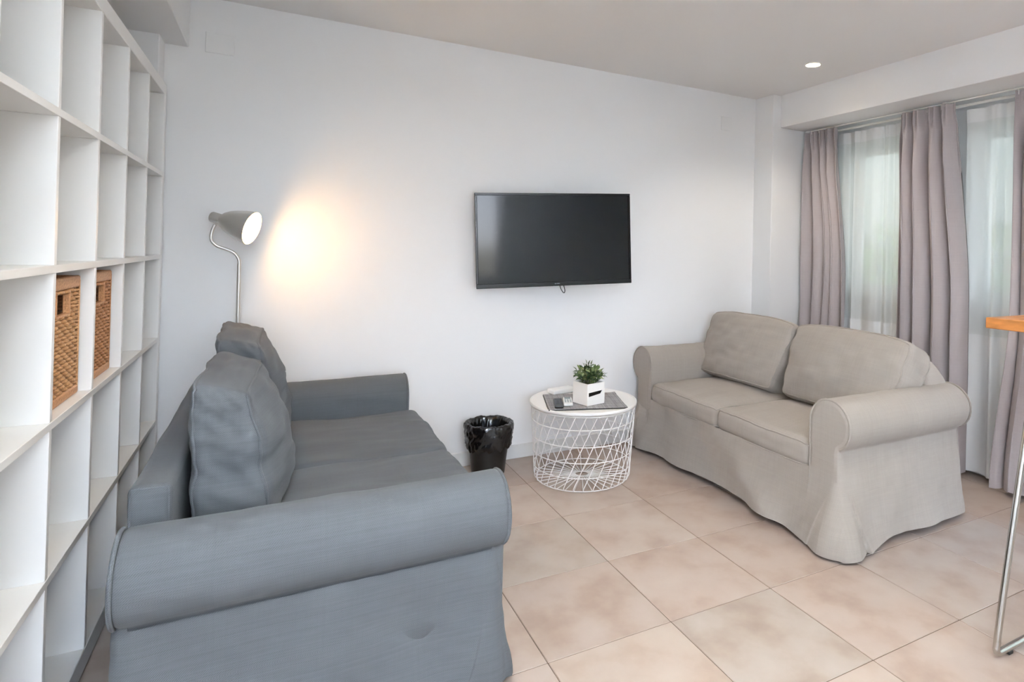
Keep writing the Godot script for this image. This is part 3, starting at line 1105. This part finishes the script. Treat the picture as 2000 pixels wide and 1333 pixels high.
# ====================================================================== floor lamp
func build_floor_lamp():
	var base = Vector3(0.328, 0, 0.135)
	# the S-shaped neck: pole to the socket
	var lamp = thing("floor_lamp", "brushed steel reading floor lamp lit behind the blue-grey sofa", "lamp", base)
	part("base", lathe([Vector2(0.0, 0.0), Vector2(0.125, 0.0), Vector2(0.13, 0.004), Vector2(0.13, 0.014), Vector2(0.122, 0.02), Vector2(0.02, 0.026), Vector2(0.012, 0.03), Vector2(0.0, 0.03)], 40), M.steel, lamp)
	var zoff = 0.0
	part("pole", tube([Vector3(0, 0.025, 0), Vector3(0, 0.6, 0), Vector3(-0.002, 1.175, 0)], 0.0082, 12), M.steel, lamp)
	part("neck", tube(smooth_path([Vector3(-0.002, 1.165, 0), Vector3(-0.004, 1.195, 0), Vector3(-0.022, 1.225, 0), Vector3(-0.055, 1.243, 0), Vector3(-0.092, 1.258, 0), Vector3(-0.114, 1.285, 0), Vector3(-0.114, 1.320, 0), Vector3(-0.102, 1.358, 0)], 8), 0.0068, 10), M.steel, lamp)
	# head: axis points right, a little down and towards the room
	var ax = Vector3(0.88, -0.27, 0.38).normalized()
	var up = (Vector3.UP - ax * ax.dot(Vector3.UP)).normalized()
	var bs = Basis(ax.cross(up).normalized() * -1.0, ax, up)
	bs = Basis(up.cross(ax).normalized(), ax, 	up.cross(ax).normalized().cross(ax).normalized())
	var o = Vector3(-0.118, 1.395, -0.01)
	var xf = Transform3D(bs, o)
	part("socket", lathe([Vector2(0, 0), Vector2(0.021, 0.0), Vector2(0.024, 0.004), Vector2(0.024, 0.05), Vector2(0.019, 0.054)], 32), M.steel, lamp, xf)
	var outer = []
	var inner = []
	var prof = [Vector2(0.024, 0.045), Vector2(0.036, 0.056), Vector2(0.050, 0.078), Vector2(0.061, 0.105), Vector2(0.070, 0.135), Vector2(0.0765, 0.165), Vector2(0.080, 0.188)]
	for p in prof: outer.append(p)
	outer.append(Vector2(0.0785, 0.189))
	for k in range(prof.size() - 1, -1, -1): inner.append(prof[k] - Vector2(0.002, -0.001))
	var sh = part("shade", lathe(outer, 56), M.steel, lamp, xf)
	part("shade_lining", lathe(inner, 56), M.shade_in, sh)
	var bulb = SphereMesh.new()
	bulb.radius = 0.047
	bulb.height = 0.075
	bulb.radial_segments = 24
	bulb.rings = 12
	part("bulb", bulb, M.bulb, lamp, xf * Transform3D(Basis(), Vector3(0, 0.158, 0)))
	var li = OmniLight3D.new()
	li.name = "bulb_glow"
	li.position = xf * Vector3(0, 0.178, 0)
	li.light_color = Color(1.0, 0.80, 0.56)
	li.light_energy = 0.018
	li.light_size = 0.03
	li.omni_range = 9.0
	li.omni_attenuation = 2.0
	li.shadow_enabled = true
	lamp.add_child(li)

# ====================================================================== downlights
func build_downlights():
	var spots = [Vector3(3.34, HC, 0.845), Vector3(3.34, HC, 2.6), Vector3(1.75, HC, 2.35), Vector3(2.5, HC, 3.8), Vector3(0.8, HC, 3.3), Vector3(0.95, HC, 1.7)]  # only the first is in view; the others are added for light
	for k in spots.size():
		var d = thing("downlight", ["small round lit downlight in the ceiling over the beige sofa", "added unseen round lit downlight in the ceiling over the bar table", "added unseen round lit downlight in the ceiling over the open floor between the sofas", "added unseen round lit downlight in the ceiling in front of the rear wall", "added unseen round lit downlight in the ceiling by the added rear window", "added unseen round lit downlight in the ceiling over the blue-grey sofa"][k], "downlight", spots[k], 0.0, "recessed ceiling downlights")
		part("trim_ring", lathe([Vector2(0.044, -0.001), Vector2(0.043, -0.005), Vector2(0.0475, -0.006), Vector2(0.051, -0.003), Vector2(0.052, 0.0)], 40), M.rail, d)
		var disc = CylinderMesh.new()
		disc.top_radius = 0.0435
		disc.bottom_radius = 0.0435
		disc.height = 0.003
		disc.radial_segments = 40
		part("led_lens", disc, M.led, d, Transform3D(Basis(), Vector3(0, -0.002, 0)))
		var li = SpotLight3D.new()
		li.name = "led_light"
		li.position = Vector3(0, -0.008, 0)
		li.rotation.x = -PI / 2
		li.spot_angle = 65.0
		li.spot_angle_attenuation = 0.8
		li.light_color = Color(1.0, 0.95, 0.88)
		li.light_energy = 0.34
		li.light_size = 0.04
		li.spot_range = 9.0
		li.spot_attenuation = 2.0
		li.shadow_enabled = true
		d.add_child(li)

# ====================================================================== added uplighter, out of view, in place of a ceiling-bounced flash
func build_added_uplighter():
	var u = thing("added_uplighter", "added unseen bowl uplighter for ceiling-bounced light, standing near the bookshelf's open end", "lamp", Vector3(0.62, 0, 3.85))
	part("base", lathe([Vector2(0.0, 0.0), Vector2(0.135, 0.0), Vector2(0.14, 0.006), Vector2(0.13, 0.02), Vector2(0.015, 0.026), Vector2(0.0, 0.026)], 40), M.rail, u)
	part("pole", tube([Vector3(0, 0.02, 0), Vector3(0, 1.70, 0)], 0.011, 12), M.rail, u)
	part("bowl", lathe([Vector2(0.0, 1.69), Vector2(0.04, 1.695), Vector2(0.10, 1.72), Vector2(0.15, 1.765), Vector2(0.165, 1.80), Vector2(0.161, 1.80), Vector2(0.145, 1.77), Vector2(0.095, 1.73), Vector2(0.0, 1.715)], 48), M.rail, u)
	var disc = CylinderMesh.new()
	disc.top_radius = 0.11
	disc.bottom_radius = 0.11
	disc.height = 0.004
	part("added_lens", disc, M.led, u, Transform3D(Basis(), Vector3(0, 1.768, 0)))
	var li = SpotLight3D.new()
	li.name = "added_bounce_light"
	li.position = Vector3(0, 1.776, 0)
	li.rotation.x = PI / 2
	li.spot_angle = 58.0
	li.spot_angle_attenuation = 0.9
	li.light_color = Color(0.89, 0.95, 1.0)
	li.light_energy = 46.0
	li.light_size = 0.1
	li.spot_range = 9.0
	li.spot_attenuation = 2.0
	li.shadow_enabled = true
	u.add_child(li)

# ====================================================================== side table and what stands on it
const TC = Vector3(2.02, 0, 0.43)
const TT = 0.425

func build_side_table():
	var t = thing("side_table", "round white wire basket side table between the sofas", "table", TC)
	var rt = 0.297
	var rb = 0.268
	part("table_top", lathe([Vector2(0.0, TT - 0.016), Vector2(rt - 0.012, TT - 0.016), Vector2(rt + 0.004, TT - 0.014), Vector2(rt + 0.006, TT - 0.006), Vector2(rt + 0.006, TT + 0.003), Vector2(rt + 0.003, TT + 0.006), Vector2(rt - 0.001, TT + 0.004), Vector2(rt - 0.004, TT), Vector2(0.0, TT)], 72), M.lid, t)
	var rad = func(y): return lerpf(rb, rt - 0.004, clampf(y / 0.405, 0, 1))
	for y in [0.335, 0.245, 0.160, 0.080]:
		var pts = []
		for k in 72: pts.append(Vector3(cos(TAU * k / 72) * rad.call(y), y, sin(TAU * k / 72) * rad.call(y)))
		part("ring", tube(pts, 0.0027, 6, true), M.wire, t)
	for e in [[0.405, rad.call(0.405)], [0.006, rb - 0.012], [0.008, 0.038]]:
		var pts = []
		for k in 64: pts.append(Vector3(cos(TAU * k / 64) * e[1], e[0], sin(TAU * k / 64) * e[1]))
		part("ring", tube(pts, 0.0031, 6, true), M.wire, t)
	var n = 32
	for k in n:
		var a0 = TAU * k / n
		var pts = []
		for i in 11:
			var y = lerpf(0.405, 0.022, i / 10.0)
			var a = a0 + 0.62 * i / 10.0
			pts.append(Vector3(cos(a) * rad.call(y), y, sin(a) * rad.call(y)))
		var af = a0 + 0.62
		for q in [[rb - 0.004, 0.010], [rb - 0.016, 0.005], [0.18, 0.006], [0.036, 0.008]]:
			pts.append(Vector3(cos(af) * q[0], q[1], sin(af) * q[0]))
		part("wire", tube(pts, 0.0026, 6), M.wire, t)

func build_table_things():
	# grey felt mat with a bound edge
	var yaw = -0.30
	var c = Vector3(2.004, TT, 0.467)
	var mt = thing("placemat", "dark grey woven mat lying on the round wire table", "placemat", c, yaw)
	var mf = func(p):
		var q = p
		q.y += 0.0016 * n3(p.x * 9.0, p.z * 9.0, 3.0) + (0.004 * clampf((p.x - 0.19) * 40.0, 0, 1) * clampf((-p.z - 0.14) * 40.0, 0, 1))
		return q
	part("cloth", soft_box(Vector3(0.425, 0.006, 0.345), 0.0028, Vector3i(30, 1, 24), mf), M.felt, mt, Transform3D(Basis(), Vector3(0, 0.0048, 0)))
	var loop = []
	for q in edge_loop(Vector3(0.427, 0.006, 0.347), 0.0028, 1, -1.0, mf): loop.append(q + Vector3(0, 0.0052, 0))
	part("bound_edge", tube(loop, 0.0032, 6, true), M.felt_edge, mt)
	var ty = TT + 0.010
	# remotes
	var rm = thing("remote_control", "black remote control with small buttons on the grey mat", "remote control", Vector3(1.832, ty, 0.503), -0.36)
	part("body", soft_box(Vector3(0.046, 0.016, 0.165), 0.006, Vector3i(2, 1, 4), null), M.black, rm, Transform3D(Basis(), Vector3(0, 0.008, 0)))
	for i in 7:
		for j in 3:
			part("button", soft_box(Vector3(0.009, 0.003, 0.008), 0.0012, Vector3i(1, 1, 1), null), M.button_dark, rm, Transform3D(Basis(), Vector3(-0.013 + 0.013 * j, 0.0165, -0.06 + 0.017 * i)))
	var rw = thing("remote_control", "white air-conditioner remote with a grey display beside the plant pot", "remote control", Vector3(1.893, ty, 0.492), -0.38)
	part("body", soft_box(Vector3(0.050, 0.016, 0.145), 0.006, Vector3i(2, 1, 4), null), M.white_plastic, rw, Transform3D(Basis(), Vector3(0, 0.008, 0)))
	part("display", soft_box(Vector3(0.034, 0.002, 0.034), 0.0008, Vector3i(1, 1, 1), null), M.button_grey, rw, Transform3D(Basis(), Vector3(0, 0.0165, -0.045)))
	for i in 4:
		for j in 3:
			part("button", soft_box(Vector3(0.009, 0.002, 0.007), 0.0008, Vector3i(1, 1, 1), null), M.button_grey, rw, Transform3D(Basis(), Vector3(-0.014 + 0.014 * j, 0.0165, -0.008 + 0.017 * i)))
	# low white box at the back of the table
	var rt = thing("router_box", "low white plastic box behind the mat on the round table", "router", Vector3(1.975, TT, 0.222), 0.2)
	part("case", soft_box(Vector3(0.16, 0.028, 0.075), 0.010, Vector3i(4, 1, 4), null), M.white_plastic, rt, Transform3D(Basis(), Vector3(0, 0.016, 0)))
	part("foot_pad", boxes([[Vector3(-0.07, 0, -0.03), Vector3(-0.05, 0.003, 0.03)], [Vector3(0.05, 0, -0.03), Vector3(0.07, 0.003, 0.03)]], 0.0005), M.button_dark, rt)
	build_plant(Vector3(2.003, ty, 0.527))

func build_plant(at):
	var p = thing("potted_plant", "small leafy green plant in a square white pot", "plant", at, 0.24)
	# square pot: four walls, the right-hand front one with a slanting slot
	var w = 0.0625
	var h = 0.118
	var th = 0.005
	part("pot_wall", bx(Vector3(-w, 0.006, -w), Vector3(-w + th, h, w), 0.0015), M.pot, p)
	part("pot_wall", bx(Vector3(-w + th, 0.006, -w), Vector3(w, h, -w + th), 0.0015), M.pot, p)
	part("pot_wall", bx(Vector3(w - th, 0.006, -w + th), Vector3(w, h, w), 0.0015), M.pot, p)
	part("pot_floor", bx(Vector3(-w, 0.0, -w), Vector3(w, 0.006, w), 0.0015), M.pot, p)
	# wall with the slot, in the local z = w plane
	var x0 = -w + th
	var x1 = w - th
	var poly_lo = [Vector2(x0, 0.006), Vector2(x1, 0.006), Vector2(x1, 0.056), Vector2(0.034, 0.056), Vector2(-0.053, 0.047), Vector2(x0, 0.047)]
	var poly_hi = [Vector2(x0, 0.070), Vector2(-0.053, 0.070), Vector2(0.048, 0.075), Vector2(x1, 0.075), Vector2(x1, h), Vector2(x0, h)]
	var poly_side = [Vector2(x0, 0.047), Vector2(-0.053, 0.047), Vector2(-0.053, 0.070), Vector2(x0, 0.070)]
	var poly_end = [Vector2(0.034, 0.056), Vector2(x1, 0.056), Vector2(x1, 0.075), Vector2(0.048, 0.075)]
	for poly in [poly_lo, poly_hi, poly_side, poly_end]:
		part("pot_wall", prism_z(poly, w - th, w), M.pot, p)
	part("pot_lining", bx(Vector3(-w + th + 0.001, 0.007, -w + th + 0.001), Vector3(w - th - 0.001, 0.096, w - th - 0.012), 0.001), M.soil, p)
	# leafy sprigs
	var leaf = leaf_mesh()
	var r = RandomNumberGenerator.new()
	r.seed = 77
	for k in 30:
		var a = TAU * (k * 0.381966)
		var lean = sqrt((k + 0.5) / 30.0)
		var root = Vector3(cos(a) * 0.03 * lean, 0.094, sin(a) * 0.03 * lean)
		var tip_r = 0.085 * lean
		var tip = Vector3(cos(a) * tip_r, 0.094 + r.randf_range(0.082, 0.105) * (1.0 - 0.55 * lean * lean) + 0.012, sin(a) * tip_r)
		var pts = smooth_path([root, root.lerp(tip, 0.5) + Vector3(0, 0.012, 0), tip], 4)
		var sp = part("sprig", tube(pts, 0.0011, 5), M.stem, p)
		for i in 9:
			var f = lerpf(0.35, 1.0, i / 8.0)
			var pos = pts[mini(int(f * (pts.size() - 1)), pts.size() - 1)]
			var dir = (tip - root).normalized()
			var ang = i * 2.4 + k
			var side = dir.cross(Vector3(cos(ang), 0.2, sin(ang))).normalized()
			var ld = (side * 0.9 + dir * r.randf_range(0.3, 0.9) + Vector3(0, 0.15, 0)).normalized()
			if i == 8: ld = dir
			var ln = ld.cross(Vector3(r.randf_range(-0.4, 0.4), 1, r.randf_range(-0.4, 0.4))).normalized()
			var nn = ln.cross(ld).normalized()
			var s = r.randf_range(0.024, 0.034)
			part("leaf", leaf, M.leaf[r.randi() % 4], sp, Transform3D(Basis(ln * s, nn * s, ld * s), pos))

func prism_z(poly, z0, z1):
	var n = poly.size()
	var pv = PackedVector2Array(poly)
	var T = Geometry2D.triangulate_polygon(pv)
	var V = PackedVector3Array()
	var I = PackedInt32Array()
	for q in poly: V.append(Vector3(q.x, q.y, z1))
	for q in poly: V.append(Vector3(q.x, q.y, z0))
	for k in range(0, T.size(), 3):
		var area = (pv[T[k + 1]] - pv[T[k]]).cross(pv[T[k + 2]] - pv[T[k]])
		var b = T[k + 1] if area > 0 else T[k + 2]
		var c = T[k + 2] if area > 0 else T[k + 1]
		I.append_array(PackedInt32Array([T[k], b, c, n + T[k], n + c, n + b]))
	var area2 = 0.0
	for i in n: area2 += pv[i].cross(pv[(i + 1) % n])
	for i in n:
		var j = (i + 1) % n
		if area2 > 0: I.append_array(PackedInt32Array([i, n + i, n + j, i, n + j, j]))
		else: I.append_array(PackedInt32Array([i, n + j, n + i, i, j, n + j]))
	return finish(V, I, false)

func leaf_mesh():
	# unit leaf along +z, folded along its midrib
	var widths = [0.06, 0.22, 0.30, 0.25, 0.12, 0.0]
	var V = PackedVector3Array()
	var I = PackedInt32Array()
	for i in widths.size():
		var z = float(i) / (widths.size() - 1)
		var y = -0.25 * z * z
		V.append_array(PackedVector3Array([Vector3(-widths[i], y + widths[i] * 0.35, z), Vector3(0, y, z), Vector3(widths[i], y + widths[i] * 0.35, z)]))
	for i in widths.size() - 1:
		for k in 2:
			var a = i * 3 + k
			I.append_array(PackedInt32Array([a, a + 3, a + 4, a, a + 4, a + 1]))
	return finish(V, I)

# ====================================================================== waste bin
func build_bin():
	var b = thing("waste_bin", "black plastic waste bin with a black bag liner against the wall", "bin", Vector3(1.556, 0, 0.168))
	var y1 = 0.262
	part("bucket", lathe([Vector2(0.0, 0.004), Vector2(0.084, 0.0), Vector2(0.092, 0.004), Vector2(0.121, y1), Vector2(0.126, y1 + 0.004), Vector2(0.124, y1 + 0.01), Vector2(0.117, y1), Vector2(0.089, 0.01), Vector2(0.0, 0.01)], 48), M.bin, b)
	# liner folded over the rim: outside hem, roll, inside
	var prof = []
	for k in 15: prof.append(Vector2(lerpf(0.121, 0.137, pow(k / 14.0, 0.6)), lerpf(0.155, y1 + 0.01, k / 14.0)))
	prof.append(Vector2(0.134, y1 + 0.026))
	prof.append(Vector2(0.124, y1 + 0.032))
	prof.append(Vector2(0.113, y1 + 0.022))
	for k in 10: prof.append(Vector2(lerpf(0.107, 0.075, k / 9.0), lerpf(y1 + 0.004, 0.08, k / 9.0)))
	prof.append(Vector2(0.0, 0.07))
	var wob = func(u, v):
		var cx = cos(u * TAU)
		var cz = sin(u * TAU)
		var e = 0.005 * n3(cx * 1.6, v * 4.0, cz * 1.6) + 0.0035 * n3(cx * 5.0 + v * 5.0, v * 9.0, cz * 5.0) + 0.002 * n3(cx * 12.0 - v * 6.0, v * 18.0, cz * 12.0)
		var fold = 0.003 * (1.0 - absf(n3(cx * 3.2 + v * 2.0, 9.0, cz * 3.2 - v) * 2.0))
		var low = clampf(1.0 - v * 6.0, 0, 1)
		return Vector2(maxf(-0.012, e + fold * 0.6 + 0.006 * low * n3(cx * 5.0, 1.0, cz * 5.0)) if v < 0.98 else 0.0, 0.005 * n3(cx * 1.6, 4.0, cz * 1.6 + v) + 0.003 * n3(cx * 6.0, 14.0, cz * 6.0 + v) + 0.016 * low * n3(cx * 4.0, 2.0, cz * 4.0) if v < 0.98 else 0.0)
	part("bag_liner", lathe(prof, 160, wob), M.liner, b)

# ====================================================================== wicker baskets
func weave_side(w, h, holed):
	# strands wound round upright stakes, in the z = 0 plane, x from -w/2 to w/2
	var V = PackedVector3Array()
	var I = PackedInt32Array()
	var rows = 25
	var stakes = 13
	for j in rows:
		var y = lerpf(0.026, h - 0.034, (j + 0.5) / rows)
		var spans = [[-w * 0.5, w * 0.5]]
		if holed and y > h * 0.70 and y < h * 0.87: spans = [[-w * 0.5, -0.055], [0.055, w * 0.5]]
		for sp in spans:
			var pts = []
			var n = int((sp[1] - sp[0]) / w * stakes * 3.0)
			for i in n + 1:
				var x = lerpf(sp[0], sp[1], float(i) / n)
				var ph = PI * (x / w + 0.5) * stakes + (PI if j % 2 == 1 else 0.0)
				pts.append(Vector3(x, y + 0.0012 * sin(x * 60.0 + j * 1.7), 0.0052 * sin(ph)))
			var edge = []
			for q in pts: edge.append(0.0058 if absf(q.x) < w * 0.40 else 0.0036)
			add_tube(V, I, pts, edge, 6)
	for k in stakes + 1:
		var x = -w * 0.5 + w * k / stakes
		if holed and absf(x) < 0.05:
			add_tube(V, I, [Vector3(x, 0.01, 0), Vector3(x, h * 0.70, 0)], 0.0032, 5)
		else:
			add_tube(V, I, [Vector3(x, 0.01, 0), Vector3(x, h - 0.012, 0)], 0.0032, 5)
	return finish(V, I)

func build_baskets():
	var w = 0.318
	var h = 0.338
	var holed = weave_side(w, h, true)
	var plain = weave_side(w, h, false)
	for k in 2:
		var zc = SZ + (3.5 - k) * SP - ST * 0.5
		var y0 = SY - 3 * SP + ST
		var b = thing("wicker_basket", ["woven rattan basket in the bookshelf, fourth column from the television wall", "woven rattan basket in the bookshelf, third column from the television wall"][k], "basket", Vector3(SX - 0.03 - w * 0.5, y0, zc), PI / 2, "wicker baskets on the bookshelf")
		for s in 4:
			var xf = Transform3D(Basis(Vector3.UP, s * PI / 2), Vector3.ZERO) * Transform3D(Basis(), Vector3(0, 0, w * 0.5 - 0.006))
			tag(part("weave", holed if s % 2 == 0 else plain, M.rattan[k], b, xf), "", "", "", "stuff")
			part("rim_bar", soft_box(Vector3(w + 0.004, 0.034, 0.016), 0.006, Vector3i(8, 1, 1), null), M.rattan_rim, b, xf * Transform3D(Basis(), Vector3(0, h - 0.016, 0)))
			part("base_bar", soft_box(Vector3(w + 0.004, 0.026, 0.018), 0.007, Vector3i(8, 1, 1), null), M.rattan_rim, b, xf * Transform3D(Basis(), Vector3(0, 0.013, 0)))
			if s % 2 == 0:
				part("handle_frame", boxes([[Vector3(-0.062, h * 0.69, -0.007), Vector3(0.062, h * 0.71, 0.009)], [Vector3(-0.064, h * 0.70, -0.007), Vector3(-0.053, h * 0.90, 0.009)], [Vector3(0.053, h * 0.70, -0.007), Vector3(0.064, h * 0.90, 0.009)]], 0.002), M.rattan_rim, b, xf)
		var q = w * 0.5 - 0.012
		part("floor_panel", bx(Vector3(-q, 0.004, -q), Vector3(q, 0.012, q), 0.001), M.rattan[k], b)

# ====================================================================== bar table and stool
func build_bar():
	var t = thing("bar_table", "tall bar table with a thick oiled oak top", "table", Vector3(2.91, 0, 2.157))
	part("table_top", bx(Vector3(0, 1.008, 0), Vector3(0.60, 1.05, 0.90), 0.003), M.wood, t)
	part("pedestal", tube([Vector3(0.38, 0.018, 0.60), Vector3(0.38, 1.008, 0.60)], 0.035, 20), M.chrome, t)
	part("foot_plate", lathe([Vector2(0.0, 0.0), Vector2(0.22, 0.0), Vector2(0.222, 0.006), Vector2(0.20, 0.016), Vector2(0.04, 0.022), Vector2(0.0, 0.022)], 40), M.chrome, t, Transform3D(Basis(), Vector3(0.38, 0, 0.60)))
	var s = thing("bar_stool", "chrome sled-base bar stool with bent tube legs at the bar table", "stool", Vector3(2.507, 0, 2.436))
	for k in 2:
		var z = 0.36 * k
		var pts = smooth_path([Vector3(0.168, 0.76, z), Vector3(0.118, 0.55, z), Vector3(0.02, 0.13, z), Vector3(0.006, 0.055, z), Vector3(0.003, 0.030, z), Vector3(0.016, 0.021, z), Vector3(0.045, 0.0205, z), Vector3(0.15, 0.0205, z), Vector3(0.45, 0.0205, z), Vector3(0.475, 0.024, z), Vector3(0.485, 0.045, z), Vector3(0.47, 0.15, z), Vector3(0.40, 0.76, z)], 8)
		part("leg_frame", tube(pts, 0.0105, 12), M.chrome, s)
		for x in [0.075, 0.42]: part("foot_glide", bx(Vector3(x - 0.012, 0.0, z - 0.009), Vector3(x + 0.012, 0.014, z + 0.009), 0.003), M.black, s)
	part("foot_rest", tube([Vector3(0.455, 0.28, 0), Vector3(0.455, 0.28, 0.36)], 0.009, 10), M.chrome, s)
	part("seat", soft_box(Vector3(0.34, 0.05, 0.40), 0.02, Vector3i(8, 2, 8), null), M.black, s, Transform3D(Basis(), Vector3(0.345, 0.785, 0.20)))

func build_wall_plates():
	var a = thing("blank_wall_plate", "white square blank cover plate high on the wall by the beam", "wall plate", Vector3(0.217, 2.24, 0.0))
	part("plate", soft_box(Vector3(0.118, 0.100, 0.006), 0.0028, Vector3i(2, 2, 1), null), M.plate, a, Transform3D(Basis(), Vector3(0, 0, 0.003)))
	var b = thing("blank_wall_plate", "white blank cover plate high on the wall near the pillar", "wall plate", Vector3(3.36, 2.235, 0.0))
	part("plate", soft_box(Vector3(0.10, 0.10, 0.006), 0.0028, Vector3i(2, 2, 1), null), M.plate, b, Transform3D(Basis(), Vector3(0, 0, 0.003)))
